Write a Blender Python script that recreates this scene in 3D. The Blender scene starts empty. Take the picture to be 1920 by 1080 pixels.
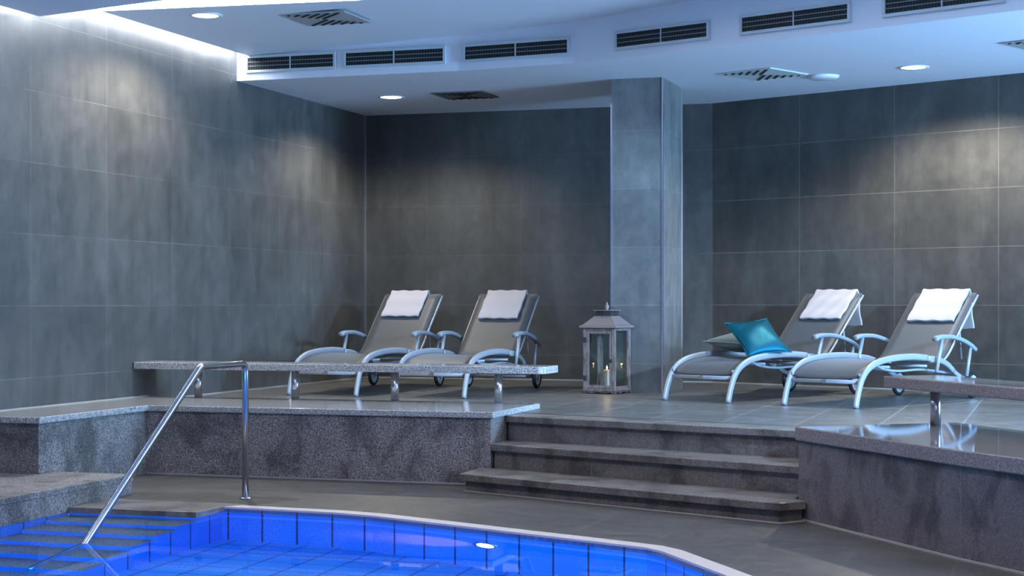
import bpy, bmesh, math, random
from mathutils import Vector, Matrix
random.seed(7)
PI = math.pi
R = math.radians
sc = bpy.context.scene
COL = sc.collection
YAW = R(17.66)                     # the room is turned against the view
CO, SI = math.cos(YAW), math.sin(YAW)
def w2r(X, Y): return (X*CO - Y*SI, X*SI + Y*CO)

# ------------------------------------------------------------------ camera
cam_d = bpy.data.cameras.new('camera')
cam = bpy.data.objects.new('camera', cam_d); COL.objects.link(cam)
cam.location = (0, 0, 1.466); cam.rotation_euler = (R(90), 0, YAW)
cam_d.sensor_width = 36; cam_d.lens = 3220/1920*36; cam_d.shift_y = 27/1920
cam_d.clip_end = 200; cam_d.clip_start = .05
sc.camera = cam
# ------------------------------------------------------------------ world / exposure
sc.view_settings.view_transform = 'Standard'; sc.view_settings.look = 'None'
sc.view_settings.gamma = 1; sc.view_settings.use_curve_mapping = False
sc.view_settings.exposure = 0.0
w = bpy.data.worlds.new('world'); sc.world = w; w.use_nodes = True
w.node_tree.nodes['Background'].inputs[0].default_value = (.30, .46, 1.0, 1)
w.node_tree.nodes['Background'].inputs[1].default_value = .42

def light(name, kind, loc, target, energy, color, size=.3, size_y=None, spot=None, blend=.6):
    d = bpy.data.lights.new(name, kind); d.energy = energy; d.color = color
    if kind == 'AREA':
        d.size = size
        if size_y: d.shape = 'RECTANGLE'; d.size_y = size_y
    else: d.shadow_soft_size = size
    if kind == 'SPOT': d.spot_size = R(spot); d.spot_blend = blend
    o = bpy.data.objects.new(name, d); COL.objects.link(o); o.location = loc
    o.rotation_euler = (Vector(target)-Vector(loc)).to_track_quat('-Z', 'Y').to_euler()
    return o
# daylight from the windows out of view on the right
light('window_daylight', 'SPOT', (2.81, 9.29, 2.9), (-5.0, 18.6, -.8), 3400, (.42, .68, 1.0), .16, spot=39, blend=.35)
light('window_daylight_wide', 'AREA', (5.4, 13.6, 2.1), (-4, 15.8, 3.3), 1550, (.30, .60, 1.0), 2.6, 3.0)
light('pool_side_fill', 'AREA', (3.0, -1.0, 2.2), (-3, 13, 2.0), 60, (.95, .88, .88), 4.0, 2.4)  # soft warm fill added behind the camera, not a window
# unseen spots added over the pool to brighten deck and granite
for lx, ly in ((-4.8, 9.0), (-1.9, 8.0), (.4, 8.4)):
    light('pool_fill_spot', 'SPOT', (lx, ly, 3.83), (lx-.2, ly+1.3, 0), 300, (1.0, .90, .84), .10, spot=120, blend=.7)
# underwater lamps on the near pool wall, out of view
light('pool_lamp_near', 'AREA', (-3.2, 5.2, -.7), (-3.6, 10.5, -.6), 190, (.08, .64, .96), 2.6, .5)
light('pool_lamp_side', 'AREA', (.2, 6.3, -.7), (-4.5, 9.5, -.7), 84, (.08, .64, .96), 1.2, .4)
light('pool_lamp_stair', 'AREA', (-6.2, 5.2, -.3), (-6.2, 10.0, -.4), 16, (.16, .6, 1.0), .8, .3)
# the violet lamp in the pool wall
light('pool_lamp_violet', 'SPOT', (-3.58, 10.40, -.48), (-4.00, 10.86, -.62), 1100, (1.0, .07, .25), .03, spot=46, blend=.9)

# ------------------------------------------------------------------ helpers
def ob(name, bm, mat, parent=None, smooth=False, kind=None, label=None):
    me = bpy.data.meshes.new(name); bm.normal_update(); bm.to_mesh(me); bm.free()
    o = bpy.data.objects.new(name, me); COL.objects.link(o)
    for m in (mat if isinstance(mat, (list, tuple)) else [mat]): me.materials.append(m)
    if parent: o.parent = parent
    if smooth:
        for p in me.polygons: p.use_smooth = True
    if kind: o['kind'] = kind
    if label: o['label'] = label
    return o
def thing(name, label, cat, loc=(0,0,0), rz=0, group=None):
    o = bpy.data.objects.new(name, None); COL.objects.link(o); o.empty_display_size = .1
    o.location = loc; o.rotation_euler = (0, 0, rz)
    o['label'] = label; o['category'] = cat
    if group: o['group'] = group
    return o
def tag(o, label, cat, group=None, kind=None):
    o['label'] = label; o['category'] = cat
    if group: o['group'] = group
    if kind: o['kind'] = kind
    return o
def children_of(o): return [x for x in bpy.data.objects if x.parent == o]
def copy_tree(o, parent=None):
    c = o.copy(); COL.objects.link(c)
    if parent: c.parent = parent
    for ch in children_of(o): copy_tree(ch, c)
    return c
def bevel(o, wd=.006, seg=2):
    m = o.modifiers.new('bevel', 'BEVEL'); m.width = wd; m.segments = seg; m.limit_method = 'ANGLE'; m.angle_limit = R(35)
    return o
def box(bm, x0, x1, y0, y1, z0, z1, M=None):
    vs = [bm.verts.new((x, y, z)) for x in (x0, x1) for y in (y0, y1) for z in (z0, z1)]
    if M is not None:
        for v in vs: v.co = M @ v.co
    for f in ((0,1,3,2),(4,6,7,5),(0,4,5,1),(2,3,7,6),(0,2,6,4),(1,5,7,3)):
        bm.faces.new([vs[i] for i in f])
    bmesh.ops.recalc_face_normals(bm, faces=bm.faces)
def uv_of(bm): return bm.loops.layers.uv.verify()
def prism(poly, z0, z1, top_mat=0, side_mat=0, zf=None):
    """solid with a plan outline; side UVs run in metres along the outline, top UVs in plan metres"""
    bm = bmesh.new(); uv = uv_of(bm); n = len(poly)
    area = sum(poly[i][0]*poly[(i+1) % n][1]-poly[(i+1) % n][0]*poly[i][1] for i in range(n))
    if area < 0: poly = poly[::-1]
    a = [bm.verts.new((p[0], p[1], z0)) for p in poly]
    b = [bm.verts.new((p[0], p[1], z1)) for p in poly]
    f = bm.faces.new(b); f.material_index = top_mat
    g = bm.faces.new(a[::-1]); g.material_index = side_mat
    for ff in (f, g):
        for l in ff.loops: l[uv].uv = (l.vert.co.x, l.vert.co.y)
    d = 0
    for i in range(n):
        j = (i+1) % n; L = math.dist(poly[i], poly[j])
        q = bm.faces.new((a[i], a[j], b[j], b[i])); q.material_index = side_mat
        for l, c in zip(q.loops, ((d, z0), (d+L, z0), (d+L, z1), (d, z1))): l[uv].uv = c
        d += L
    if zf:
        for v in bm.verts: v.co.z += zf(v.co)
    return bm
def vwall(pts, z0, z1, flip=False, u0=0):
    """upright sheet along a plan line, UV in metres"""
    bm = bmesh.new(); uv = uv_of(bm); d = u0
    for p, q in zip(pts[:-1], pts[1:]):
        L = math.dist(p, q)
        vs = [bm.verts.new((*p, z0)), bm.verts.new((*q, z0)), bm.verts.new((*q, z1)), bm.verts.new((*p, z1))]
        cs = [(d, z0), (d+L, z0), (d+L, z1), (d, z1)]
        if flip: vs, cs = vs[::-1], cs[::-1]
        f = bm.faces.new(vs)
        for l, c in zip(f.loops, cs): l[uv].uv = c
        d += L
    return bm
def offset(poly, d):
    """open polyline offset to its left by d"""
    out = []
    for i, p in enumerate(poly):
        ns = []
        for a, b in ((i-1, i), (i, i+1)):
            if a < 0 or b >= len(poly): continue
            e = Vector(poly[b])-Vector(poly[a]); e.normalize(); ns.append(Vector((-e.y, e.x)))
        n = sum(ns, Vector((0, 0))); n.normalize(); k = d/max(.3, n.dot(ns[0]))
        out.append((p[0]+n.x*k, p[1]+n.y*k))
    return out
def smooth_path(pts, n=6):
    P = [Vector(p) for p in pts]; out = []
    for i in range(len(P)-1):
        p0 = P[i-1] if i > 0 else P[0]*2-P[1]; p1, p2 = P[i], P[i+1]
        p3 = P[i+2] if i+2 < len(P) else P[-1]*2-P[-2]
        for k in range(n):
            t = k/n
            out.append(.5*((2*p1)+(p2-p0)*t+(2*p0-5*p1+4*p2-p3)*t*t+(3*p1-p0-3*p2+p3)*t**3))
    out.append(P[-1]); return out
def sweep(bm, pts, prof, up=(0, 1, 0), cap=True):
    """carry a closed profile (list of (a,b)) along pts; a follows side, b follows normal"""
    P = [Vector(p) for p in pts]; rings = []; up = Vector(up)
    for i, p in enumerate(P):
        t = (P[min(i+1, len(P)-1)]-P[max(i-1, 0)]).normalized()
        k = 1
        if 0 < i < len(P)-1:
            d1 = (P[i]-P[i-1]).normalized(); k = 1/max(.5, d1.dot(t))
        s = (up-t*up.dot(t))
        if s.length < 1e-4: s = Vector((1, 0, 0))-t*t.x
        s.normalize(); n = t.cross(s)
        rings.append([bm.verts.new(p+s*a+n*(b*k)) for a, b in prof])
    m = len(prof)
    for r0, r1 in zip(rings[:-1], rings[1:]):
        for j in range(m): bm.faces.new((r0[j], r0[(j+1) % m], r1[(j+1) % m], r1[j]))
    if cap: bm.faces.new(rings[0][::-1]); bm.faces.new(rings[-1])
    bmesh.ops.recalc_face_normals(bm, faces=bm.faces)
def circ(r, n=12, ry=None): return [(r*math.cos(2*PI*i/n), (ry or r)*math.sin(2*PI*i/n)) for i in range(n)]
def rrect(w_, h_, r=None, n=3):
    r = r or min(w_, h_)*.3; out = []
    for cx, cy, a0 in ((w_/2-r, h_/2-r, 0), (-w_/2+r, h_/2-r, 90), (-w_/2+r, -h_/2+r, 180), (w_/2-r, -h_/2+r, 270)):
        for k in range(n+1):
            a = R(a0+90*k/n); out.append((cx+r*math.cos(a), cy+r*math.sin(a)))
    return out
def tube(pts, r, n=12, ry=None, up=(0, 1, 0)):
    bm = bmesh.new(); sweep(bm, pts, circ(r, n, ry), up); return bm
def lathe(bm, prof, n=32, M=None):
    """prof: list of (radius, z), closed at ends when radius is 0"""
    rings = []
    for r, z in prof:
        if r < 1e-6: vs = [bm.verts.new((0, 0, z))]
        else: vs = [bm.verts.new((r*math.cos(2*PI*i/n), r*math.sin(2*PI*i/n), z)) for i in range(n)]
        if M is not None:
            for v in vs: v.co = M @ v.co
        rings.append(vs)
    for a, b in zip(rings[:-1], rings[1:]):
        for i in range(n):
            j = (i+1) % n
            if len(a) == 1 and len(b) == 1: continue
            if len(a) == 1: bm.faces.new((a[0], b[i], b[j]))
            elif len(b) == 1: bm.faces.new((a[i], a[j], b[0]))
            else: bm.faces.new((a[i], a[j], b[j], b[i]))
    bmesh.ops.recalc_face_normals(bm, faces=bm.faces)

# ------------------------------------------------------------------ materials
def new_mat(name):
    m = bpy.data.materials.new(name); m.use_nodes = True
    nt = m.node_tree; b = nt.nodes['Principled BSDF']; return m, nt, b
def mix_col(nt, fac, a, b, mode='MIX'):
    n = nt.nodes.new('ShaderNodeMix'); n.data_type = 'RGBA'; n.blend_type = mode
    for sock, val in ((n.inputs[0], fac), (n.inputs[6], a), (n.inputs[7], b)):
        if hasattr(val, 'links') or isinstance(val, bpy.types.NodeSocket): nt.links.new(val, sock)
        elif isinstance(val, (int, float)): sock.default_value = val
        else: sock.default_value = (*val, 1)
    return n.outputs[2]
def ramp(nt, src, stops):
    n = nt.nodes.new('ShaderNodeValToRGB'); nt.links.new(src, n.inputs[0])
    e = n.color_ramp.elements
    while len(e) > 1: e.remove(e[-1])
    e[0].position = stops[0][0]; e[0].color = (*stops[0][1], 1) if not isinstance(stops[0][1], float) else (stops[0][1],)*3+(1,)
    for p, c in stops[1:]:
        x = e.new(p); x.color = (*c, 1) if not isinstance(c, float) else (c,)*3+(1,)
    return n.outputs[0]
def noise(nt, vec, scale, detail=4, rough=.55, dist=0):
    n = nt.nodes.new('ShaderNodeTexNoise'); n.inputs['Scale'].default_value = scale
    n.inputs['Detail'].default_value = detail; n.inputs['Roughness'].default_value = rough; n.inputs['Distortion'].default_value = dist
    if vec is not None: nt.links.new(vec, n.inputs['Vector'])
    return n.outputs[0]
def coords(nt, kind='Object'):
    return nt.nodes.new('ShaderNodeTexCoord').outputs[kind]
def mapped(nt, src, loc=(0,0,0), scale=(1,1,1), rot=(0,0,0)):
    n = nt.nodes.new('ShaderNodeMapping'); nt.links.new(src, n.inputs[0])
    n.inputs[1].default_value = loc; n.inputs[2].default_value = rot; n.inputs[3].default_value = scale
    return n.outputs[0]
def bump(nt, b, h, strength=.2, dist=.01):
    n = nt.nodes.new('ShaderNodeBump'); n.inputs['Strength'].default_value = strength; n.inputs['Distance'].default_value = dist
    nt.links.new(h, n.inputs['Height']); nt.links.new(n.outputs[0], b.inputs['Normal'])
def brick(nt, vec, wd, ht, mortar, c1, c2, cm, off=0.0):
    n = nt.nodes.new('ShaderNodeTexBrick'); nt.links.new(vec, n.inputs['Vector'])
    n.offset = off; n.squash = 1; n.inputs['Scale'].default_value = 1
    n.inputs['Brick Width'].default_value = wd; n.inputs['Row Height'].default_value = ht
    n.inputs['Mortar Size'].default_value = mortar; n.inputs['Mortar Smooth'].default_value = .1
    n.inputs['Color1'].default_value = (*c1, 1); n.inputs['Color2'].default_value = (*c2, 1); n.inputs['Mortar'].default_value = (*cm, 1)
    return n
def flat(name, col, rough=.5, metal=0.0, **kw):
    m, nt, b = new_mat(name); b.inputs['Base Color'].default_value = (*col, 1)
    b.inputs['Roughness'].default_value = rough; b.inputs['Metallic'].default_value = metal
    for k, v in kw.items(): b.inputs[k.replace('_', ' ')].default_value = v
    return m
def emit(name, col, strength):
    m, nt, b = new_mat(name); b.inputs['Base Color'].default_value = (*col, 1)
    b.inputs['Emission Color'].default_value = (*col, 1); b.inputs['Emission Strength'].default_value = strength
    return m
def slate(name, wd, ht, loc=(0,0), base=.085, rough=.42, grout=.24, mortar=.0035, off=0.0, spec=.5, use='UV', gmin=.15, wet=None, warm=(1, 1, 1)):
    m, nt, b = new_mat(name)
    uv = mapped(nt, coords(nt, use), (loc[0], loc[1], 0))
    br = brick(nt, uv, wd, ht, mortar, (.90,)*3, (1.08,)*3, (1,)*3, off)
    o3 = coords(nt)
    n1 = noise(nt, o3, 1.3, 5, .6, .4); n2 = noise(nt, mapped(nt, o3, scale=(1, 1, .8)), 9, 6, .7)
    c1 = ramp(nt, n1, [(.3, (base*.78, base*.80, base*.80)), (.7, (base*1.25, base*1.24, base*1.20))])
    c2 = mix_col(nt, .55, c1, ramp(nt, n2, [(.3, .72), (.72, 1.3)]), 'MULTIPLY')
    c3 = mix_col(nt, 1.0, mix_col(nt, 1.0, c2, warm, 'MULTIPLY'), br.outputs['Color'], 'MULTIPLY')
    st_ = noise(nt, mapped(nt, o3, scale=(1.6, 1.6, .35)), 2.6, 4, .6, .5)
    c3 = mix_col(nt, 1.0, c3, ramp(nt, st_, [(.35, .84), (.65, 1.14)]), 'MULTIPLY')
    gm = nt.nodes.new('ShaderNodeMath'); gm.operation = 'MULTIPLY'
    nt.links.new(br.outputs['Fac'], gm.inputs[0]); nt.links.new(ramp(nt, noise(nt, o3, 2.1, 3, .6), [(.38, gmin), (.62, 1.0)]), gm.inputs[1])
    c4 = mix_col(nt, gm.outputs[0], c3, (grout, grout, grout*.97))
    if wet:
        vd = nt.nodes.new('ShaderNodeVectorMath'); vd.operation = 'DISTANCE'
        nt.links.new(mapped(nt, o3, scale=(.62, 1.9, 1)), vd.inputs[0]); vd.inputs[1].default_value = (wet[0]*.62, wet[1]*1.9, 0)
        ad = nt.nodes.new('ShaderNodeMath'); ad.operation = 'MULTIPLY_ADD'
        nt.links.new(noise(nt, o3, 2.2, 2, .5), ad.inputs[0]); ad.inputs[1].default_value = .9; nt.links.new(vd.outputs['Value'], ad.inputs[2])
        c4 = mix_col(nt, ramp(nt, ad.outputs[0], [(.98, 1.0), (1.01, 0.0)]), c4, mix_col(nt, 1.0, c4, (.55, .53, .50), 'MULTIPLY'))
    nt.links.new(c4, b.inputs['Base Color'])
    nt.links.new(ramp(nt, n2, [(.3, rough-.06), (.7, rough+.1)]), b.inputs['Roughness'])
    b.inputs['Specular IOR Level'].default_value = spec
    bump(nt, b, n2, .12, .004)
    return m
def granite(name, base=.22, rough=.55, panel=None, loc=(0, 0), tint=(1, .99, 1.0), speck=1.0, stain=True, spec=.5):
    m, nt, b = new_mat(name); o3 = coords(nt)
    v = noise(nt, o3, 75, 3, .75); v2 = noise(nt, mapped(nt, o3, (5.2, 3.1, 1.7)), 130, 2, .6)
    dk = ramp(nt, v, [(.36, 1-.85*speck), (.45, .80), (.55, 1.0), (.64, 1+.55*speck)])
    dk2 = ramp(nt, v2, [(.38, 1-.5*speck), (.5, 1.0), (.66, 1+.4*speck)])
    c = mix_col(nt, 1.0, dk, dk2, 'MULTIPLY')
    c = mix_col(nt, 1.0, c, tuple(base*t for t in tint), 'MULTIPLY')
    if stain:
        s = noise(nt, mapped(nt, o3, scale=(1, 1, .75)), 3.2, 5, .6, .6)
        c = mix_col(nt, 1.0, c, ramp(nt, s, [(.38, .45), (.54, 1.0)]), 'MULTIPLY')
    if panel:
        br = brick(nt, mapped(nt, coords(nt, 'UV'), (loc[0], loc[1], 0)), panel[0], panel[1], .004, (1,)*3, (1,)*3, (1,)*3)
        c = mix_col(nt, br.outputs['Fac'], c, (.16, .155, .15))
    nt.links.new(c, b.inputs['Base Color']); b.inputs['Roughness'].default_value = rough
    b.inputs['Specular IOR Level'].default_value = spec
    if rough > .3: bump(nt, b, v, .15, .003)
    return m

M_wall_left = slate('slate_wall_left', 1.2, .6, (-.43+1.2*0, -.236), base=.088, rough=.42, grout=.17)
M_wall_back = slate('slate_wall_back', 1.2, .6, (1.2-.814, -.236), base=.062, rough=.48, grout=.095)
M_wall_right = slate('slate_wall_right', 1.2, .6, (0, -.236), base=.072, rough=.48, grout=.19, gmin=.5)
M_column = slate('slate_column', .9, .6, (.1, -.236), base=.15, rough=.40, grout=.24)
M_terrace = slate('slate_terrace_floor', .6, 1.2, (1.9, .3), base=.115, rough=.34, grout=.30, mortar=.006, off=0.0, gmin=.6)
M_deck = slate('slate_deck_floor', .6, 1.2, (4.75, .2), base=.058, rough=.42, grout=.11, mortar=.005, off=0.0, warm=(1.05, .98, .92), wet=(-6.25, 11.55))
M_gran = granite('granite_cladding', .25, .6, (1.36, 5), (0, 0), (1.03, .95, .95), 1.15)
M_gran_side = granite('granite_cladding_side', .23, .6, None, (0, 0), (1.02, .97, .95), 1.1)
M_gran_r = granite('granite_cladding_right', .15, .65, (1.93, 5), (0, 0), (1.08, .93, .95), .4)
M_polish = granite('granite_polished', .42, .10, None, (0, 0), (1, .99, .98), .28, False)
M_edge = granite('granite_edge', .42, .38, None, (0, 0), (1, 1, 1.02), 1.0, False)
M_edge_r = granite('granite_edge_right', .22, .5, None, (0, 0), (1.12, .92, .90), .6, False)
M_polish_r = granite('granite_polished_right', .20, .045, None, (0, 0), (1.1, .95, .86), .12, False)
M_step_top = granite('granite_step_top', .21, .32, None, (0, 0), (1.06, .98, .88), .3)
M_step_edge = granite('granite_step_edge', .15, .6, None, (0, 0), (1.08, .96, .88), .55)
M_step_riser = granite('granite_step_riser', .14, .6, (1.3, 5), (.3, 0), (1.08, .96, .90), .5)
M_wet = granite('granite_underwater', .32, .6, None, (0, 0), (1, 1, 1), .7, False)
M_ceiling = flat('white_ceiling_paint', (.72, .76, .84), .6)
M_steel = flat('brushed_stainless_steel', (.62, .62, .64), .18, 1.0)
M_trim = flat('polished_steel_trim', (.8, .8, .82), .25, 1.0)
M_alu = flat('silver_painted_aluminium', (.31, .34, .39), .40, .2)
M_alu_arm = flat('grey_plastic_armrest', (.23, .28, .34), .38, .0)
M_rubber = flat('black_rubber', (.012, .012, .014), .6)
M_hub = flat('grey_plastic_wheel', (.42, .46, .50), .45)
M_dark = flat('dark_steel', (.05, .055, .06), .45, .3)
M_sealant = flat('pale_sealant', (.34, .33, .31), .6)
M_coping = flat('pale_pool_coping', (.52, .47, .45), .5)
def sling_mat():
    m, nt, b = new_mat('grey_mesh_fabric')
    n = noise(nt, coords(nt), 260, 1, .5)
    nt.links.new(mix_col(nt, n, (.034, .038, .046), (.064, .071, .084)), b.inputs['Base Color'])
    b.inputs['Roughness'].default_value = .55; b.inputs['Sheen Weight'].default_value = .15
    bump(nt, b, n, .1, .001); return m
M_sling = sling_mat()
def towel_mat():
    m, nt, b = new_mat('white_terry_cloth'); b.inputs['Base Color'].default_value = (.44, .41, .44, 1)
    b.inputs['Roughness'].default_value = .95; b.inputs['Sheen Weight'].default_value = .1
    bump(nt, b, noise(nt, coords(nt), 160, 3, .7), .35, .004); return m
M_towel = towel_mat()
def satin(name, col, rough, sheen=.4, spec=.6):
    m, nt, b = new_mat(name); b.inputs['Base Color'].default_value = (*col, 1)
    b.inputs['Roughness'].default_value = rough; b.inputs['Sheen Weight'].default_value = sheen
    b.inputs['Sheen Tint'].default_value = (*[min(1, c*2+.2) for c in col], 1)
    b.inputs['Specular IOR Level'].default_value = spec
    bump(nt, b, noise(nt, coords(nt), 5, 2, .5, .8), .18, .03); return m
M_teal = satin('teal_satin', (.0, .085, .130), .50, .0, .3)
M_teal.node_tree.nodes['Principled BSDF'].inputs['Metallic'].default_value = .7
M_green = satin('grey_green_velvet', (.16, .21, .21), .7, .3)
def wood_mat():
    m, nt, b = new_mat('whitewashed_wood'); o3 = coords(nt)
    n = noise(nt, mapped(nt, o3, scale=(1, 1, .25)), 40, 5, .7)
    nt.links.new(ramp(nt, n, [(.32, (.10, .07, .065)), (.5, (.20, .17, .175)), (.7, (.30, .27, .28))]), b.inputs['Base Color'])
    b.inputs['Roughness'].default_value = .75; bump(nt, b, n, .3, .003); return m
M_wood = wood_mat()
M_roofmetal = flat('aged_zinc', (.20, .18, .19), .55, .3)
M_glass = flat('lantern_glass', (.55, .80, .80), .0, 0, Transmission_Weight=1.0, IOR=1.02)
M_glass.node_tree.nodes['Principled BSDF'].inputs['Specular IOR Level'].default_value = .5
def pane_mat():
    m = bpy.data.materials.new('tinted_lantern_glass'); m.use_nodes = True; nt = m.node_tree; nt.nodes.clear()
    out = nt.nodes.new('ShaderNodeOutputMaterial'); mx = nt.nodes.new('ShaderNodeMixShader')
    t = nt.nodes.new('ShaderNodeBsdfTransparent'); t.inputs[0].default_value = (.76, .91, .91, 1)
    g = nt.nodes.new('ShaderNodeBsdfGlossy'); g.inputs['Roughness'].default_value = .03; g.inputs[0].default_value = (1, 1, 1, 1)
    fr = nt.nodes.new('ShaderNodeFresnel'); fr.inputs[0].default_value = 1.5
    nt.links.new(fr.outputs[0], mx.inputs[0]); nt.links.new(t.outputs[0], mx.inputs[1]); nt.links.new(g.outputs[0], mx.inputs[2])
    nt.links.new(mx.outputs[0], out.inputs[0]); return m
M_pane = pane_mat()
M_wax = flat('ivory_wax', (.95, .74, .48), .5, 0, Subsurface_Weight=.1)
M_flame = emit('candle_flame', (1.0, .62, .32), 8)
M_lamp = emit('warm_lamp_lens', (1.0, .93, .82), 9)
M_led = emit('white_led_strip', (.92, .95, 1.0), 45)
M_led_wall = emit('white_led_strip_wall', (.92, .95, 1.0), 32)
M_violet = emit('pool_lamp_lens', (.9, .8, 1.0), 14)
M_ventframe = flat('grey_vent_frame', (.50, .56, .60), .5)
M_ventdark = flat('vent_cavity', (.01, .012, .014), .8)
M_slat = flat('grey_vent_slat', (.16, .18, .20), .5)
M_fin = flat('dark_vent_fin', (.05, .06, .065), .5)
def tile_mat():
    m, nt, b = new_mat('blue_pool_tile')
    br = brick(nt, coords(nt, 'UV'), .28, 20, .008, (.02, .21, .82), (.025, .235, .88), (.0, .03, .13), 0.0)
    hz = brick(nt, mapped(nt, coords(nt, 'UV'), (500, 7, 0)), 2000, .14, .004, (1,)*3, (1,)*3, (.72,)*3)
    nt.links.new(mix_col(nt, 1.0, br.outputs['Color'], hz.outputs['Color'], 'MULTIPLY'), b.inputs['Base Color']); b.inputs['Roughness'].default_value = .5
    b.inputs['Specular IOR Level'].default_value = .2; return m
M_tile = tile_mat()
def tile_floor_mat():
    m, nt, b = new_mat('blue_pool_floor_tile')
    br = brick(nt, coords(nt, 'UV'), .28, .28, .007, (.025, .36, .90), (.03, .40, .93), (.0, .10, .35), 0.0)
    nt.links.new(br.outputs['Color'], b.inputs['Base Color']); b.inputs['Roughness'].default_value = .5
    b.inputs['Specular IOR Level'].default_value = .2; return m
M_tile_floor = tile_floor_mat()
def water_mat():
    m = bpy.data.materials.new('pool_water'); m.use_nodes = True; nt = m.node_tree; nt.nodes.clear()
    out = nt.nodes.new('ShaderNodeOutputMaterial'); mx = nt.nodes.new('ShaderNodeMixShader')
    rf = nt.nodes.new('ShaderNodeBsdfRefraction'); rf.inputs['IOR'].default_value = 1.333; rf.inputs['Roughness'].default_value = 0; rf.inputs[0].default_value = (.90, .97, 1, 1)
    g = nt.nodes.new('ShaderNodeBsdfGlossy'); g.inputs['Roughness'].default_value = 0; g.inputs[0].default_value = (1, 1, 1, 1)
    fr = nt.nodes.new('ShaderNodeFresnel'); fr.inputs[0].default_value = 1.333
    mu = nt.nodes.new('ShaderNodeMath'); mu.operation = 'MULTIPLY'; mu.inputs[1].default_value = .5; nt.links.new(fr.outputs[0], mu.inputs[0])
    bp = nt.nodes.new('ShaderNodeBump'); bp.inputs['Strength'].default_value = .004; bp.inputs['Distance'].default_value = .05
    nt.links.new(noise(nt, coords(nt), .9, 1, .4), bp.inputs['Height'])
    for n in (rf, g, fr): nt.links.new(bp.outputs[0], n.inputs['Normal'])
    nt.links.new(mu.outputs[0], mx.inputs[0]); nt.links.new(rf.outputs[0], mx.inputs[1]); nt.links.new(g.outputs[0], mx.inputs[2])
    nt.links.new(mx.outputs[0], out.inputs[0]); return m
M_water = water_mat()

# ------------------------------------------------------------------ the room
ZT = .536                                      # terrace level above the pool deck
A = (-8.17, 19.69); B = (-3.83, 19.69); D = (3.2, 16.32)
ZC = 3.775
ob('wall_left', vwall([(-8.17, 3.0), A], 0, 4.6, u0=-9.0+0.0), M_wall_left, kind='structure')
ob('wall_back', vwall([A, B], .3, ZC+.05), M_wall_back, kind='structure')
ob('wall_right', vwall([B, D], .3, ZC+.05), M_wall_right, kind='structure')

# terrace floor
terr = [(-8.17, 14.30), (-4.36, 14.30), (-4.36, 13.80), (-1.60, 12.80), (-.80, 12.22), (2.85, 7.6), (5.5, 7.6), (5.5, 15.2), D, B, A]
ob('floor_terrace', prism(terr, 0, ZT, 0, 1), [M_terrace, M_gran_side], kind='structure')

# pool outline, deck edge
edge = [(-5.72, 11.24), (-4.80, 11.17), (-4.45, 11.08), (-3.75, 10.78), (-3.18, 10.53), (-2.66, 10.31), (-2.27, 10.13), (-2.12, 9.98), (-1.565, 9.16), (.60, 5.95), (1.0, 4.6)]
inner = offset(edge, -.13)
inner[0] = (-5.72, inner[0][1])
UL = -6.76
# deck: the floor around the pool, open over the water
deck = [(-8.17, 3.0), (UL-.012, 3.0), (UL-.012, 11.24)] + edge + [(1.0, 3.0), (5.5, 3.0), (5.5, 9.0), (-1.0, 12.9), (-4.6, 13.6), (-8.17, 13.6)]
ob('floor_deck', prism(deck, -.12, 0, 0, 0), M_deck, kind='structure')
ob('trim_pool_coping', prism(edge + inner[::-1], -.06, .001, 0, 0), M_coping, kind='structure')
ZW = -.035; ZP = -1.36
pool = [(UL, 10.75), (-5.72, 10.75)] + inner[0:] + [(.87, 3.2), (UL, 3.2)]
pw = vwall([(UL, 3.2), (UL, 10.75)], ZP, -.0)
ob('wall_pool_left', pw, M_tile, kind='structure')
ob('wall_pool_back', vwall([(-5.72, 11.24)] + inner[:7], ZP, -.012, u0=.1), M_tile, kind='structure')
ob('wall_pool_right', vwall(inner[6:] + [(.87, 3.2)], ZP, -.012, u0=.05), M_tile, kind='structure')
ob('wall_pool_near', vwall([(.87, 3.2), (UL, 3.2)], ZP, 0), M_tile, kind='structure')
fb = prism([(UL, 3.2), (UL, 10.8), (-5.72, 11.24)] + inner + [(.87, 3.2)], ZP-.1, ZP, 0, 0)
ob('floor_pool', fb, M_tile_floor, kind='structure')
# underwater stair block: blue body, granite treads
st = thing('pool_stairs', 'underwater pool staircase with grey granite treads and blue tiled risers', 'stairs')
NS = 8
bm = bmesh.new(); uv = uv_of(bm)
x0, x1 = UL+.014, -5.72
for k in range(0, NS):
    v1 = 10.75-.3*k; zt = -.18*k-.02
    box(bm, x0, x1, v1-(.0 if k else -0.0), v1+.30, ZP, zt-.008) if k else box(bm, x0, x1, 10.75, 11.2, ZP, -.045)
bm.faces.ensure_lookup_table()
for f in bm.faces:
    n = f.normal
    for l in f.loops:
        c = l.vert.co
        l[uv].uv = (c.y, c.z) if abs(n.x) > .5 else ((.14, c.z) if abs(n.y) > .5 else (c.x, c.y))
ob('stair_body', bm, M_tile, st)
for k in range(1, NS):
    v1 = 10.75-.3*k; zt = -.18*k-.02
    b = bmesh.new(); box(b, x0, x1-.001, v1-.003, v1+.305, zt-.010, zt); ob('tread', b, M_wet, st)
b = prism([(UL+.014, 10.74), (-5.73, 10.74), (-5.72, 11.08), (-5.60, 11.27), (-5.78, 11.30), (UL+.014, 11.30)], -.045, .003)
bevel(ob('landing_slab', b, M_step_top, st), .004)

# water
bm = bmesh.new()
bm.faces.new([bm.verts.new((p[0], p[1], ZW)) for p in [(UL, 3.2), (.87, 3.2)] + inner[::-1] + [(-5.72, 10.74), (UL, 10.74)]])
wt = ob('pool_water', bm, M_water, kind='stuff'); tag(wt, 'clear blue pool water filling the basin', 'water', kind='stuff')

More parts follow.
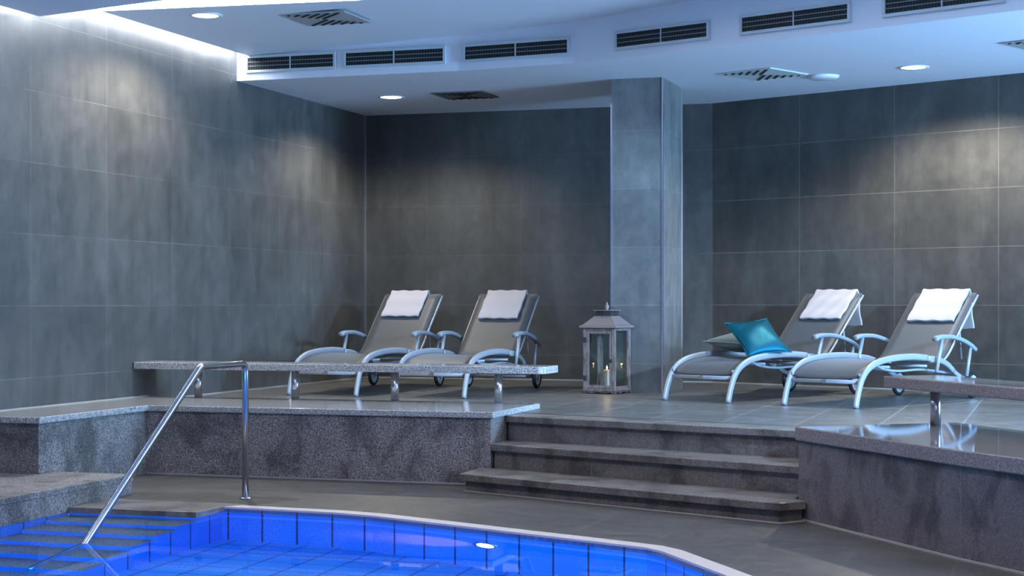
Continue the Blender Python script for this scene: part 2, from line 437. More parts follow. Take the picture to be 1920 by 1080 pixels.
# low plinth beside the pool stairs
t = thing('granite_plinth', 'low grey granite plinth at the left pool edge, beside the underwater stairs', 'plinth')
b = prism([(-8.16, 3.2), (UL+.004, 3.2), (UL+.004, 11.63), (-7.44, 11.63), (-7.44, 11.42), (-8.16, 11.42)], -.06, .105); ob('plinth_body', b, M_gran_side, t)
b = prism([(-8.16, 3.2), (UL+.010, 3.2), (UL+.010, 11.65), (-7.44, 11.65), (-7.44, 11.42), (-8.16, 11.42)], .105, .151); bevel(ob('top_slab', b, M_gran_side, t), .004)

# retaining walls in granite
ob('wall_terrace_left', prism([(-8.16, 11.44), (-7.45, 11.44), (-7.45, 13.07), (-4.34, 13.07), (-4.34, 14.3), (-8.16, 14.3)], 0, ZT), M_gran_side, kind='structure')
wf = ob('wall_terrace_front', vwall([(-7.45, 13.066), (-4.34, 13.066)], 0, ZT), M_gran, kind='structure')
C = [(-1.674, 11.64), (-.53, 10.08), (2.0, 7.04)]
Cb = offset(C, .25)
ob('wall_terrace_right', prism(C + [Cb[2], Cb[1], (-.9, 12.2), (-1.60, 12.85), (-1.69, 12.6)], 0, ZT), M_gran_r, kind='structure')

# granite ledges on top of the retaining walls
def slab_thing(name, label, cat, poly, z0, z1, mt, me, bev=.008, part='slab', parent=None):
    o = bevel(ob(name, prism(poly, z0, z1, 0, 1), [mt, me], parent), bev)
    if label: tag(o, label, cat)
    return o
slab_thing('granite_ledge', 'polished grey granite ledge capping the terrace wall left of the steps', 'ledge',
           [(-8.165, 11.41), (-7.42, 11.41), (-7.42, 13.04), (-4.31, 13.04), (-4.31, 14.35), (-8.165, 14.35)], ZT+.001, .588, M_polish, M_edge)
Df = offset(C, -.03); Db = offset(C, 1.22)
slab_thing('granite_ledge', 'polished brownish granite ledge capping the terrace wall right of the steps', 'ledge',
           [Df[0], Df[1], Df[2], Db[2], Db[1], Db[0]], ZT+.001, .628, M_polish_r, M_edge_r)

# three steps
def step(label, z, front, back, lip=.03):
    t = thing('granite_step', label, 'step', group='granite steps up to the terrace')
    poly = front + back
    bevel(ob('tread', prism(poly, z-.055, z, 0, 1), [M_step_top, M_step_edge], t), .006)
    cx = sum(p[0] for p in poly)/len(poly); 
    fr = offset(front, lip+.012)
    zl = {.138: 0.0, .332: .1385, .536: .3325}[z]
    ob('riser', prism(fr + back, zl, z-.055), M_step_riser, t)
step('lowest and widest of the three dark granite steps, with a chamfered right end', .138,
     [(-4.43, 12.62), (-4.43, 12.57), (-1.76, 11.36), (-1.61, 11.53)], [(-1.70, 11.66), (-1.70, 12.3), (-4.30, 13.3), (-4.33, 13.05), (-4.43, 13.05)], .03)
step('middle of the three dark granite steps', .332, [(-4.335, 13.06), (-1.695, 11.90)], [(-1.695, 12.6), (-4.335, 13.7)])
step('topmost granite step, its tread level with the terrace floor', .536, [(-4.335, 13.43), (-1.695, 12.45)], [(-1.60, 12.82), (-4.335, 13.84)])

# sealant lines and steel edges (setting)
def strip(name, pts, z, h, d, mat, off=0):
    a = offset(pts, off); b_ = offset(pts, off+d)
    return ob(name, prism(a + b_[::-1], z, z+h), mat, kind='structure')
strip('baseboard_left', [(-8.168, 14.36), (-8.168, 19.69)], ZT, .014, -.012, M_sealant)
strip('baseboard_back', [(-8.16, 19.688), B], ZT, .014, -.012, M_sealant)
strip('baseboard_right', [B, D], ZT, .014, -.012, M_sealant)
strip('trim_deck_left', [(-7.44, 13.066), (-4.44, 13.066)], 0, .010, -.010, M_sealant)
strip('trim_deck_right', C, 0, .012, -.012, M_sealant)
strip('trim_step', [(-4.40, 12.60), (-1.76, 11.385), (-1.63, 11.55)], 0, .008, -.010, M_sealant)
strip('trim_ledge', [(-8.165, 11.44), (-8.165, 13.0), (-8.165, 14.35)], .588, .008, -.012, M_sealant)
bm = bmesh.new(); box(bm, -8.168, -8.160, 19.680, 19.688, ZT, ZC); ob('trim_corner', bm, M_trim, kind='structure')

# column
cu0, cu1, cv0, cv1 = -4.41, -3.87, 17.24, 18.2
bm = prism([(cu0, cv0), (cu1, cv0), (cu1, cv1), (cu0, cv1)], ZT, ZC+.02)
ob('wall_column', bm, M_column, kind='structure')
for i, (x, y) in enumerate(((cu0, cv0), (cu1, cv0), (cu1, cv1))):
    bm = bmesh.new(); box(bm, x-.008, x+.008, y-.008, y+.008, ZT, ZC-.0 if i else ZC-.25)
    ob('trim_column_%d' % (i+1), bm, M_trim, kind='structure')

# ceilings
BK = [(-8.17, 16.2), (-5.7, 16.15), (-4.45, 15.97), (-4.05, 15.83), (-3.0, 15.38), (-1.66, 14.78), (-.26, 14.13), (2.2, 12.97), (5.5, 11.4)]
ob('ceiling_terrace', prism(BK + [(5.5, 21), (-8.3, 21), (-8.3, 16.2)], ZC, 4.55), M_ceiling, kind='structure')
zs = lambda c: .042*(c.x+8)
ob('ceiling_panel', prism([(-8.03, 13.30), (-5.9, 13.95), (-3.2, 14.3), (5.5, 10.2)] + [(p[0], p[1]+.05) for p in BK[::-1] ] + [(-8.03, 16.22)], 4.03, 4.10, zf=zs), M_ceiling, kind='structure')
ob('ceiling_pool', prism([(-8.10, -4), (7, -4), (7, 9.0), (-3, 11.6), (-6.8, 12.1), (-8.10, 12.45)], 3.85, 3.92), M_ceiling, kind='structure')
ob('ceiling_roof', prism([(-8.3, -4), (7, -4), (7, 21), (-8.3, 21)], 4.6, 4.7), M_ceiling, kind='structure')
# LED lines in the ceiling slots
def led(label, x0, x1, y0, y1, z0, z1, m, zf=None):
    bm = bmesh.new(); box(bm, x0, x1, y0, y1, z0, z1)
    if zf:
        for v in bm.verts: v.co.z += zf(v.co)
    o = ob('led_strip', bm, m); tag(o, label, 'light strip'); return o
def zs_(x): return .042*(x+8)
bm = prism([(-8.03, 13.27), (-5.9, 13.92), (-3.2, 14.27), (5.5, 10.17), (5.5, 10.195), (-3.2, 14.295), (-5.9, 13.945), (-8.03, 13.295)], 4.035, 4.10, zf=zs)
tag(ob('led_strip', bm, M_led), 'white led strip glowing across the open ceiling joint, top left', 'light strip')
led('white led strip washing down the left slate wall', -8.165, -8.05, 12.50, 16.13, 4.08, 4.10, M_led_wall)
led('white led strip on the left wall nearest the camera, at the top left corner', -8.165, -8.105, 7.0, 12.40, 3.90, 3.92, M_led_wall)

# ------------------------------------------------------------------ vents
def vent(label, p, q, z=3.94):
    mid = ((p[0]+q[0])/2, (p[1]+q[1])/2); L = math.dist(p, q); a = math.atan2(q[1]-p[1], q[0]-p[0])
    t = thing('linear_vent', label, 'vent', (mid[0], mid[1], z), a, 'linear air vents in the ceiling step')
    H = .125; F = .028
    b = bmesh.new()
    box(b, -L/2-F, L/2+F, -.014, .03, H/2, H/2+F); box(b, -L/2-F, L/2+F, -.014, .03, -H/2-F, -H/2)
    box(b, -L/2-F, -L/2, -.014, .03, -H/2, H/2); box(b, L/2, L/2+F, -.014, .03, -H/2, H/2)
    bevel(ob('vent_frame', b, M_ventframe, t), .003)
    b = bmesh.new(); box(b, -L/2, L/2, -.001, .02, -H/2, H/2); ob('cavity', b, M_ventdark, t)
    for k in range(2):
        z0 = -H/2+H*(k+1)/3; b = bmesh.new(); box(b, -L/2, L/2, -.010, -.002, z0-.004, z0+.004); ob('slat', b, M_slat, t)
    b = bmesh.new(); nf = int(L/.028)
    for k in range(1, nf): box(b, -L/2+L*k/nf-.002, -L/2+L*k/nf+.002, -.006, -.002, -H/2, H/2)
    ob('grille', b, M_fin, t)
    b = bmesh.new(); box(b, -.005, .005, -.013, -.003, -H/2, H/2); ob('mullion', b, M_ventframe, t)
vent('leftmost linear air vent in the ceiling step, beside the glowing corner', (-8.03, 16.18), (-7.06, 16.16))
vent('second linear air vent from the left, left of the warm downlight over the loungers', (-6.92, 16.155), (-5.86, 16.135))
vent('third linear air vent from the left, near the middle of the ceiling step', (-5.62, 16.12), (-4.52, 15.96))
vent('linear air vent in the ceiling step just above the tiled column', (-3.98, 15.78), (-3.04, 15.38))
vent('linear air vent right of the column, above the square ceiling diffuser', (-2.69, 15.225), (-1.71, 14.785))
vent('rightmost linear air vent, cut by the top edge of the picture', (-1.38, 14.635), (-.43, 14.195))

def diffuser(label, x, y, z, rz, half, tone):
    t = thing('ceiling_diffuser', label, 'vent', (x, y, z), rz, 'square swirl diffusers in the ceiling')
    b = bmesh.new(); box(b, -half, half, -half, half, -.012, .0); bevel(ob('plate', b, tone, t), .003)
    e_ = Vector((1, -1, 0)).normalized(); f_ = Vector((1, 1, 0)).normalized(); D_ = half*1.414*.93
    for side in (-1, 1):
        for k in range(6):
            q = side*(k+.35)*D_/6.2; L = D_-abs(q)-.01
            if L < .03: continue
            p0_ = f_*q-e_*(side*.015); p1_ = f_*q-e_*(side*L)
            b = bmesh.new(); w2 = f_*.012
            vs = [b.verts.new(Vector((0, 0, zz))+pp) for zz in (-.019, -.011) for pp in (p0_-w2, p0_+w2, p1_+w2, p1_-w2)]
            for q4 in ((0, 1, 2, 3), (7, 6, 5, 4), (0, 4, 5, 1), (1, 5, 6, 2), (2, 6, 7, 3), (3, 7, 4, 0)): b.faces.new([vs[z] for z in q4])
            bmesh.ops.recalc_face_normals(b, faces=b.faces)
            ob('slot', b, M_ventdark, t)
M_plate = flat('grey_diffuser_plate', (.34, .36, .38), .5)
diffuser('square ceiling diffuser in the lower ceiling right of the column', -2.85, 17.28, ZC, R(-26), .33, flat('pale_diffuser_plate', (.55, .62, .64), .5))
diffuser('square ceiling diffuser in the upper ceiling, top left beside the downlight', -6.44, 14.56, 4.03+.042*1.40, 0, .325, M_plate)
diffuser('shaded square ceiling diffuser left of the column, behind the warm downlight', -6.29, 18.04, ZC, 0, .30, flat('shaded_diffuser_plate', (.12, .12, .12), .5))  # the shade on this diffuser is painted in as a darker plate
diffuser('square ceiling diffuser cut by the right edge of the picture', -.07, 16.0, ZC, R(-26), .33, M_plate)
b = bmesh.new(); lathe(b, [(0, -.035), (.13, -.035), (.16, -.02), (.165, 0), (0, 0)], 32)
o = ob('ceiling_speaker', b, flat('white_plastic', (.7, .72, .74), .5), smooth=True); o.location = (-2.29, 17.64, ZC)
tag(o, 'flat round white disc on the ceiling beside the right square diffuser', 'ceiling disc')

def downlight(label, x, y, z, energy=150, aim=None, cone=150):
    t = thing('downlight', label, 'light', (x, y, z), 0, 'recessed ceiling downlights')
    b = bmesh.new(); lathe(b, [(.118, -.006), (.15, -.008), (.155, 0), (.118, 0), (.118, -.006)], 32); ob('ring', b, M_ceiling, t, True)
    b = bmesh.new(); lathe(b, [(0, -.008), (.10, -.008), (.118, -.004), (0, -.002)], 32); ob('lens', b, M_lamp, t, True)
    d = bpy.data.lights.new('downlight_beam', 'SPOT'); d.energy = energy; d.color = (1.0, .90, .72)
    d.spot_size = R(cone); d.spot_blend = .5; d.shadow_soft_size = .06
    l = bpy.data.objects.new('downlight_beam', d); COL.objects.link(l); l.parent = t; l.location = (0, 0, -.03)
    if aim: l.rotation_euler = aim
downlight('glowing round downlight in the upper ceiling, top left', -7.34, 13.93, 4.03+.042*.66, 260)
downlight('glowing round downlight above the two left loungers', -7.15, 17.98, ZC, 215)
downlight('glowing round downlight near the right wall, above the two right loungers', -1.36, 17.26, ZC, 400)

# ------------------------------------------------------------------ benches
t = thing('granite_bench', 'long grey granite bench on steel posts in front of the two left loungers', 'bench')
slab_thing('seat_slab', None, None, [(-8.16, 14.08), (-4.24, 14.08), (-4.19, 14.12), (-4.19, 14.50), (-8.16, 14.50)], .850, .915, M_polish, M_edge, .008, parent=t)
for u in (-7.58, -6.60, -5.63, -4.66):
    b = bmesh.new(); lathe(b, [(0, .588), (.036, .588), (.036, .849), (0, .849)], 28); l = ob('leg', b, M_steel, t, True); l.location = (u, 14.25, 0)
t = thing('granite_bench', 'brownish granite bench on a steel post at the right edge, on the right ledge', 'bench')
e = Vector((.555, -.832)); n_ = Vector((.832, .555)); p0 = Vector((-1.20, 12.34))
pts = [p0+n_*.03, p0+e*.05, p0+e*4.2, p0+e*4.2+n_*.47, p0+n_*.47+e*.0]
slab_thing('seat_slab', None, None, [tuple(p) for p in pts], .868, .948, M_polish_r, M_edge_r, .010, parent=t)
for s in (.48, 2.75):
    q = p0+e*s+n_*.16
    b = bmesh.new(); lathe(b, [(0, .628), (.036, .628), (.036, .867), (0, .867)], 28); l = ob('leg', b, M_steel, t, True); l.location = (q.x, q.y, 0)

# ------------------------------------------------------------------ handrail
t = thing('pool_handrail', 'stainless steel handrail running down into the pool beside the underwater stairs', 'handrail')
hu = -5.79
def arc(a, c, b_, r=.07, n=6):
    a, c, b_ = Vector(a), Vector(c), Vector(b_); d1 = (a-c).normalized(); d2 = (b_-c).normalized()
    th = d1.angle(d2); L = r/math.tan(th/2); s, e_ = c+d1*L, c+d2*L
    return [s.lerp(c, k/n).lerp(c.lerp(e_, k/n), k/n) for k in range(n+1)]
top = 1.010
path = [Vector((hu, 11.62, 0))] + arc((hu, 11.62, 0), (hu, 11.62, top), (hu, 10.91, top)) + arc((hu, 11.62, top), (hu, 10.91, top), (hu, 9.41, -.03), .12) \
     + arc((hu, 10.91, top), (hu, 8.81, -.45), (hu, 8.81, -1.3), .06) + [Vector((hu, 8.81, -1.16))]
ob('rail', tube(path, .0245, 20, up=(1, 0, 0)), M_steel, t, True)
b = bmesh.new(); lathe(b, [(.0, 0), (.052, 0), (.052, .006), (.030, .014), (.0, .014)], 28); l = ob('flange', b, M_steel, t, True); l.location = (hu, 11.62, .001)

# ------------------------------------------------------------------ pool lamp
t = thing('pool_lamp', 'round underwater lamp glowing violet white in the back pool wall', 'lamp', (-3.53, 10.545, -.50), 0)
nrm = Vector((-.42, -.907, 0))
Mx = nrm.to_track_quat('Z', 'Y').to_matrix().to_4x4()
b = bmesh.new(); lathe(b, [(.08, .0), (.08, .016), (.115, .012), (.12, 0), (.08, 0)], 28, Mx); ob('ring', b, M_steel, t, True)
b = bmesh.new(); lathe(b, [(0, .020), (.072, .016), (.08, .0), (0, 0)], 28, Mx); ob('lens', b, M_violet, t, True)

# ------------------------------------------------------------------ loungers
def lerp_path(pts): return smooth_path(pts, 5)
def make_lounger(label):
    t = thing('sun_lounger', label, 'sun lounger', group='wheeled aluminium sun loungers')
    HW = .365
    arch = [(0, .0), (.045, .13), (.12, .26), (.24, .345), (.42, .395), (.72, .422), (1.06, .425), (1.32, .408)]
    rear = [(1.34, .406), (1.54, .388), (1.72, .345), (1.86, .275)]
    for s in (-1, 1):
        path = lerp_path([(x, s*HW, z+.003) for x, z in arch])
        b = bmesh.new(); sweep(b, path, rrect(.040, .060, .018), (0, 1, 0)); ob('side_frame', b, M_alu, t, True)
        b = bmesh.new(); sweep(b, lerp_path([(x, s*HW, z) for x, z in rear]), rrect(.036, .054, .016), (0, 1, 0)); ob('rear_frame', b, M_alu, t, True)
        b = bmesh.new(); lathe(b, [(0, 0), (.018, 0), (.016, .012), (0, .015)], 14, Matrix.Translation((.115, s*(HW-.018), .285)) @ Matrix.Rotation(R(90)*s, 4, 'X')); ob('end_knob', b, M_alu, t, True)
        # armrest with its two posts
        ay = s*(HW+.055)
        b = bmesh.new(); sweep(b, lerp_path([(1.38, ay, .585), (1.48, ay, .604), (1.70, ay, .602), (1.90, ay, .572), (2.08, ay, .522), (2.20, ay, .470)]), rrect(.060, .040, .014), (0, 1, 0))
        ob('armrest', b, M_alu_arm, t, True)
        ob('armrest_post', tube([(1.405, ay, .275), (1.525, ay, .590)], .017, 12, .021), M_alu, t, True)
        ob('armrest_post', tube([(2.03, ay, .22), (2.115, ay, .505)], .016, 12, .019), M_alu, t, True)
        b = bmesh.new(); box(b, 1.36, 1.46, s*(HW+.012)-.012, s*(HW+.012)+.012, .37, .42); bevel(ob('joint_bracket', b, M_alu_arm, t), .004)
        # rear leg down to the axle
        b = bmesh.new(); sweep(b, lerp_path([(1.84, s*(HW-.01), .29), (1.98, s*(HW-.01), .23), (2.10, s*(HW-.01), .19), (2.20, s*(HW-.01), .125)]), rrect(.024, .044, .01)); ob('rear_leg', b, M_alu, t, True)
        # wheel
        Mw = Matrix.Translation((2.20, s*(HW+.03), .127)) @ Matrix.Rotation(R(90), 4, 'X')
        b = bmesh.new(); lathe(b, [(.098, -.016), (.118, -.018), (.127, -.010), (.127, .010), (.118, .018), (.098, .016), (.098, -.016)], 36, Mw)
        wh = ob('wheel', b, M_rubber, t, True)
        b = bmesh.new(); lathe(b, [(.099, -.010), (.099, .010), (.088, .010), (.084, .004), (.030, .004), (.026, .016), (0, .016)], 36, Mw)
        lathe(b, [(.099, -.010), (.088, -.010), (.084, -.004), (.030, -.004), (.026, -.016), (0, -.016)], 36, Mw)
        ob('hub', b, M_hub, wh, True)
        # backrest rail
        ob('backrest_rail', tube(lerp_path([(1.69, s*.341, .368), (1.83, s*.341, .455), (2.08, s*.341, .684), (2.435, s*.341, 1.0)]), .0115, 12), M_alu, t, True)
        ob('backrest_prop', tube([(2.09, s*.315, .68), (2.13, s*.315, .38)], .010, 10), M_alu, t, True)
    # cross tubes
    b = bmesh.new(); sweep(b, [(.105, -HW+.01, .225), (.105, HW-.01, .225)], rrect(.020, .036, .008), (1, 0, 0)); cb = ob('front_crossbar', b, M_alu, t, True)
    b = bmesh.new(); box(b, .080, .0935, -.022, .022, .210, .242); ob('badge', b, M_trim, cb)
    for x, z in ((.62, .345), (1.34, .335), (1.86, .265), (2.2, .127)):
        ob('crossbar', tube([(x, -HW+.01, z), (x, HW-.01, z)], .013, 10, up=(1, 0, 0)), M_alu, t, True)
    for s in (-1, 1):
        ob('under_rail', tube(lerp_path([(.48, s*.30, .365), (.62, s*.30, .325), (.90, s*.30, .30), (1.34, s*.30, .30), (1.86, s*.30, .255)]), .012, 10), M_alu, t, True)
    # slings
    def sheet(prof, hw, th=.008, sag=.0):
        b = bmesh.new(); P = smooth_path([(x, 0, z) for x, z in prof], 5); ny = 8; rows = []
        for i, p in enumerate(P):
            row = []
            for j in range(ny+1):
                y = -hw+2*hw*j/ny; row.append(b.verts.new((p.x, y, p.z-sag*(1-(y/hw)**2))))
            rows.append(row)
        for i in range(len(rows)-1):
            for j in range(ny): b.faces.new((rows[i][j], rows[i+1][j], rows[i+1][j+1], rows[i][j+1]))
        bmesh.ops.recalc_face_normals(b, faces=b.faces); bmesh.ops.solidify(b, geom=b.faces[:], thickness=th)
        return b
    ob('seat_sling', sheet([(.118, .262), (.14, .290), (.24, .345), (.42, .388), (.72, .408), (1.06, .404), (1.34, .388), (1.60, .372)], HW-.008, .008, .012), M_sling, t, True)
    ob('backrest_sling', sheet([(1.62, .375), (1.70, .39), (1.83, .480), (2.08, .706), (2.43, 1.018)], .332, .010, .010), M_sling, t, True)
    return t
spots = [((-1.885, 17.05), 71.3, 'leftmost sun lounger, grey sling and white towel, beside the left slate wall'),
         ((-.81, 16.68), 71.3, 'second sun lounger from the left, between the leftmost one and the lantern'),
         ((1.72, 16.07), 47.8, 'sun lounger with two cushions on its seat, right of the column'),
         ((2.73, 15.26), 49.2, 'rightmost sun lounger, nearest the brownish granite bench')]
proto = make_lounger(spots[0][2])
LS = []
for i, (p, a, lb) in enumerate(spots):
    o = proto if i == 0 else copy_tree(proto)
    u, v = w2r(*p); o.location = (u, v, ZT+.001); o.rotation_euler = (0, 0, R(a)+YAW); o['label'] = lb
    LS.append((u, v, R(a)+YAW))

# ------------------------------------------------------------------ towels
def towel(i, label, y0, wd, front, back, skew=0):
    u, v, a = LS[i]
    bk = [(2.08, .706), (2.43, 1.018)]
    d = Vector((bk[1][0]-bk[0][0], 0, bk[1][1]-bk[0][1])).normalized(); nn = Vector((-d.z, 0, d.x))   # nn points forward and up
    T = Vector((2.433, 0, 1.022))
    prof = []
    n = 14
    for k in range(n+1):
        s = front*(1-k/n); prof.append(T-d*s+nn*(.026+.006*math.sin(k*.9)))
    for k in range(1, 6):
        ang = k/6*PI*.8; prof.append(T+nn*(.028*math.cos(ang))+d*(.032*math.sin(ang)))
    B0 = prof[-1]
    for k in range(1, 9):
        s = back*k/8; prof.append(B0+Vector((.012*math.sin(k)+.06*(k/8), 0, -s)))
    b = bmesh.new(); ny = 14; rows = []
    for ii, p in enumerate(prof):
        row = []
        for j in range(ny+1):
            y = y0-wd/2+wd*j/ny
            f = max(0, 1-ii/n)
            row.append(b.verts.new((p.x+random.uniform(-.002, .002), y+skew*f, p.z+.004*math.sin(j*1.3+ii*.5))))
        rows.append(row)
    for ii in range(len(rows)-1):
        for j in range(ny): b.faces.new((rows[ii][j], rows[ii][j+1], rows[ii+1][j+1], rows[ii+1][j]))
    bmesh.ops.recalc_face_normals(b, faces=b.faces)
    o = ob('folded_towel', b, M_towel, smooth=True); o.location = (u, v, ZT+.001); o.rotation_euler = (0, 0, a)
    m = o.modifiers.new('solid', 'SOLIDIFY'); m.thickness = .024; m.offset = 0
    m = o.modifiers.new('bevel', 'BEVEL'); m.width = .009; m.segments = 3; m.limit_method = 'ANGLE'; m.angle_limit = R(50)
    tag(o, label, 'towel', 'white towels on the lounger backrests')
towel(0, 'white towel over the backrest of the leftmost lounger', .045, .45, .40, .20)
towel(1, 'white towel over the backrest of the lounger next to the lantern', .02, .45, .43, .20)
towel(2, 'white towel over the backrest of the lounger that holds the cushions', -.03, .48, .42, .34)
towel(3, 'white towel over the backrest of the rightmost lounger', -.005, .50, .44, .36)

# ------------------------------------------------------------------ cushions
def cushion(name, label, c, e1, e2, half, th, mat):
    e1 = Vector(e1).normalized(); e2 = Vector(e2); e2 = (e2-e1*e1.dot(e2)).normalized(); n3 = e1.cross(e2)
    b = bmesh.new(); N = 22; top, bot = [], []
    for i in range(N+1):
        rt, rb = [], []
        for j in range(N+1):
            x, y = -1+2*i/N, -1+2*j/N
            k = (1-x*x)**.55*(1-y*y)**.55
            px = x*(1-.10*(1-y*y)); py = y*(1-.10*(1-x*x))
            wob = .005*math.sin(4*x+2*y)+.004*math.sin(6*y-3*x)
            P = Vector(c)+e1*(px*half)+e2*(py*half)
            vt = b.verts.new(P+n3*(th*k+wob*k)); rt.append(vt)
            rb.append(vt if i in (0, N) or j in (0, N) else b.verts.new(P-n3*(th*k)))
        top.append(rt); bot.append(rb)
    for g, fl in ((top, 0), (bot, 1)):
        for i in range(N):
            for j in range(N):
                q = (g[i][j], g[i+1][j], g[i+1][j+1], g[i][j+1]); b.faces.new(q[::-1] if fl else q)
    o = ob(name, b, mat, smooth=True); tag(o, label, 'cushion')
    per = [top[i][0] for i in range(0)]
    # piped edge
    path = []
    for k in range(4*N):
        s, r_ = divmod(k, N); q = -1+2*r_/N
        x, y = [(q, -1), (1, q), (-q, 1), (-1, -q)][s]
        px = x*(1-.10*(1-y*y)); py = y*(1-.10*(1-x*x)); path.append(Vector(c)+e1*(px*half)+e2*(py*half))
    path.append(path[0])
    bb = bmesh.new(); sweep(bb, path, circ(.006, 6), n3, cap=False); ob('piping', bb, mat, o, True)
    return o
def W3(X, Y, Z): u, v = w2r(X, Y); return (u, v, Z)
def d3(X, Y, Z): u, v = w2r(X, Y); return (u, v, Z)
cushion('throw_cushion', 'shiny teal satin cushion leaning on the grey green one', W3(2.35, 16.44, 1.130), d3(.46, .22, .045), d3(-.09, .38, .33), .245, .075, M_teal)
cushion('throw_cushion', 'grey green velvet cushion lying under the teal cushion', W3(2.26, 16.83, 1.075), d3(.50, .42, .0), d3(-.42, .50, .02), .27, .10, M_green)

# ------------------------------------------------------------------ lantern
Lx, Ly = w2r(.974, 17.62)
la = thing('floor_lantern', 'tall whitewashed wooden lantern with glass sides standing in front of the column', 'lantern', (Lx, Ly, ZT+.001), YAW-R(30.5))
# local -y faces the viewer's left-front, +x the right-front
H0, H1 = .055, .665; r = .165
b = bmesh.new(); box(b, -.185, .185, -.185, .185, .028, .05); bevel(ob('base', b, M_wood, la), .004)
b = bmesh.new()
for s in range(4):          # scalloped skirt
    Mr = Matrix.Rotation(s*PI/2, 4, 'Z'); pr = []
    for k in range(25):
        x = -.19+.38*k/24; e_ = abs(x)/.19
        z = 0 if e_ > .78 else .012*(.5+.5*math.cos(x*2*PI/.14))+.004
        pr.append((x, z))
    fr = [b.verts.new(Mr @ Vector((x, -.19, z))) for x, z in pr]+[b.verts.new(Mr @ Vector((.19, -.19, .03))), b.verts.new(Mr @ Vector((-.19, -.19, .03)))]
    bk = [b.verts.new(Mr @ Vector((v.co.x, v.co.y, v.co.z))) for v in []]
    f = b.faces.new(fr)
bmesh.ops.solidify(b, geom=b.faces[:], thickness=.014)
bmesh.ops.recalc_face_normals(b, faces=b.faces); ob('skirt', b, M_wood, la)
for sx in (-1, 1):
    for sy in (-1, 1):
        b = bmesh.new(); box(b, sx*r-.016, sx*r+.016, sy*r-.016, sy*r+.016, .05, H1); bevel(ob('post', b, M_wood, la), .003)
b = bmesh.new()
for s in range(4):
    Mr = Matrix.Rotation(s*PI/2, 4, 'Z')
    box(b, -r+.016, r-.016, -r-.012, -r+.012, H1-.025, H1, Mr)
bevel(ob('top_rail', b, M_wood, la), .002)
for s in (1, 2, 3):
    Mr = Matrix.Rotation(s*PI/2, 4, 'Z')
    b = bmesh.new(); w_ = r-.016
    box(b, -w_, w_, -r-.008, -r+.008, .05, .075, Mr); box(b, -w_, -w_+.014, -r-.008, -r+.008, .075, H1-.025, Mr); box(b, w_-.014, w_, -r-.008, -r+.008, .075, H1-.025, Mr)
    fr = ob('side_frame', b, M_wood, la)
    b = bmesh.new(); vs = [b.verts.new(Mr @ Vector(p)) for p in ((-w_+.012, -r, .07), (w_-.012, -r, .07), (w_-.012, -r, H1-.02), (-w_+.012, -r, H1-.02))]; b.faces.new(vs)
    ob('glass_pane', b, M_pane, fr)
b = bmesh.new(); w_ = r-.018
box(b, -w_, w_, -r-.012, -r+.008, .054, .085); box(b, -w_, w_, -r-.012, -r+.008, H1-.055, H1-.028)
box(b, -w_, -w_+.030, -r-.012, -r+.008, .085, H1-.055); box(b, w_-.030, w_, -r-.012, -r+.008, .085, H1-.055)
dr = bevel(ob('door', b, M_wood, la), .002)
b = bmesh.new(); b.faces.new([b.verts.new(p) for p in ((-w_+.028, -r, .08), (w_-.028, -r, .08), (w_-.028, -r, H1-.05), (-w_+.028, -r, H1-.05))]); ob('glass_pane', b, M_pane, dr)
for z in (.155, .545):
    b = bmesh.new(); box(b, -r-.012, -r+.022, -r-.020, -r-.012, z-.028, z+.028); ob('hinge', b, M_dark, dr)
b = bmesh.new(); box(b, w_-.028, w_+.004, -r-.020, -r-.012, .32, .355); lathe(b, [(0, 0), (.010, .002), (.010, .010), (0, .014)], 12, Matrix.Translation((w_-.010, -r-.018, .338)) @ Matrix.Rotation(R(90), 4, 'X')); ob('latch', b, M_dark, dr)
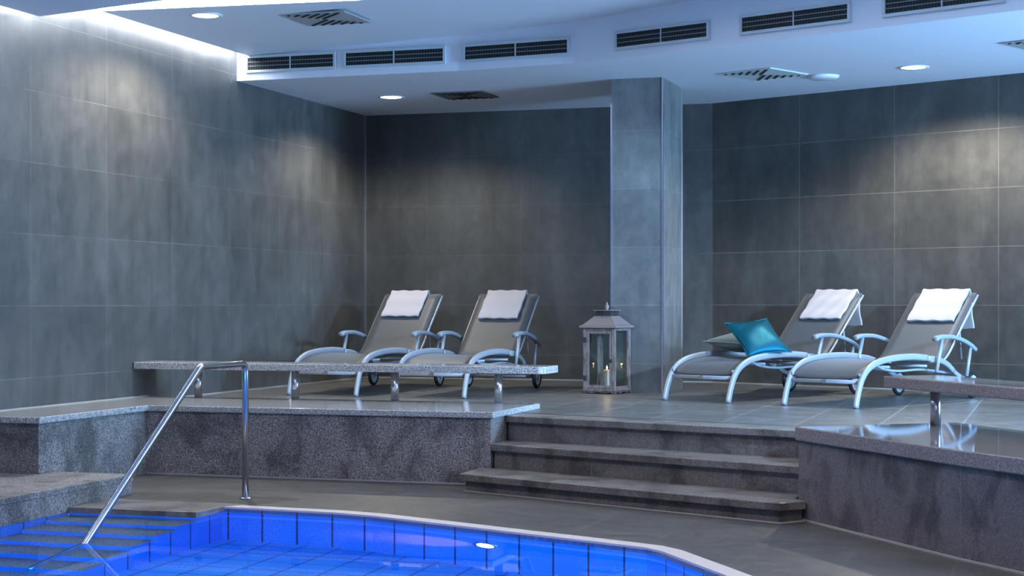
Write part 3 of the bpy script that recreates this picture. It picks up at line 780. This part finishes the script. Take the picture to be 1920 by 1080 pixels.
# roof: pyramid frustum with eave
b = bmesh.new()
def sq(h, z): return [b.verts.new((sx*h, sy*h, z)) for sx, sy in ((-1, -1), (1, -1), (1, 1), (-1, 1))]
rings = [sq(.205, .665), sq(.212, .672), sq(.208, .690), sq(.180, .705), sq(.098, .786), sq(.098, .790)]
for a_, c_ in zip(rings[:-1], rings[1:]):
    for i in range(4): b.faces.new((a_[i], a_[(i+1) % 4], c_[(i+1) % 4], c_[i]))
b.faces.new(rings[0][::-1]); b.faces.new(rings[-1]); bmesh.ops.recalc_face_normals(b, faces=b.faces); ob('roof', b, M_roofmetal, la)
b = bmesh.new()
for s in range(4):
    Mr = Matrix.Rotation(s*PI/2, 4, 'Z')
    for k in range(11):
        x = -.085+.17*k/10; box(b, x-.0035, x+.0035, -.088, -.082, .79, .842, Mr)
    box(b, -.088, .088, -.090, -.080, .812, .818, Mr)
ob('vent_grille', b, M_dark, la)
b = bmesh.new(); box(b, -.104, .104, -.104, .104, .842, .850); bevel(ob('cap', b, M_roofmetal, la), .002)
b = bmesh.new(); lathe(b, [(0, .85), (.026, .85), (.016, .862), (.024, .882), (.020, .898), (.007, .910), (.011, .920), (.004, .932), (0, .934)], 20); ob('finial', b, M_roofmetal, la, True)
rg = [(.035*math.cos(a_*PI/9)+.055, .0, .858+.018*math.sin(a_*PI/9)*1.0) for a_ in range(19)]
b = bmesh.new(); sweep(b, rg, circ(.004, 8), (0, 1, 0), cap=False); ob('carry_ring', b, M_dark, la, True)
cd = thing('pillar_candle', 'lit ivory pillar candle inside the lantern', 'candle', (Lx, Ly, ZT+.052))
b = bmesh.new(); lathe(b, [(0, 0), (.036, 0), (.037, .005), (.037, .182), (.033, .187), (.020, .183), (0, .181)], 28); ob('wax', b, M_wax, cd, True)
b = bmesh.new(); lathe(b, [(0, .181), (.002, .181), (.002, .195), (0, .196)], 8); ob('wick', b, M_dark, cd)
b = bmesh.new(); lathe(b, [(0, .190), (.006, .197), (.008, .206), (.004, .222), (0, .232)], 14); ob('flame', b, M_flame, cd, True)
fl = bpy.data.lights.new('candle_glow', 'POINT'); fl.energy = .6; fl.color = (1, .6, .3); fl.shadow_soft_size = .01
o = bpy.data.objects.new('candle_glow', fl); COL.objects.link(o); o.parent = cd; o.location = (0, 0, .235)
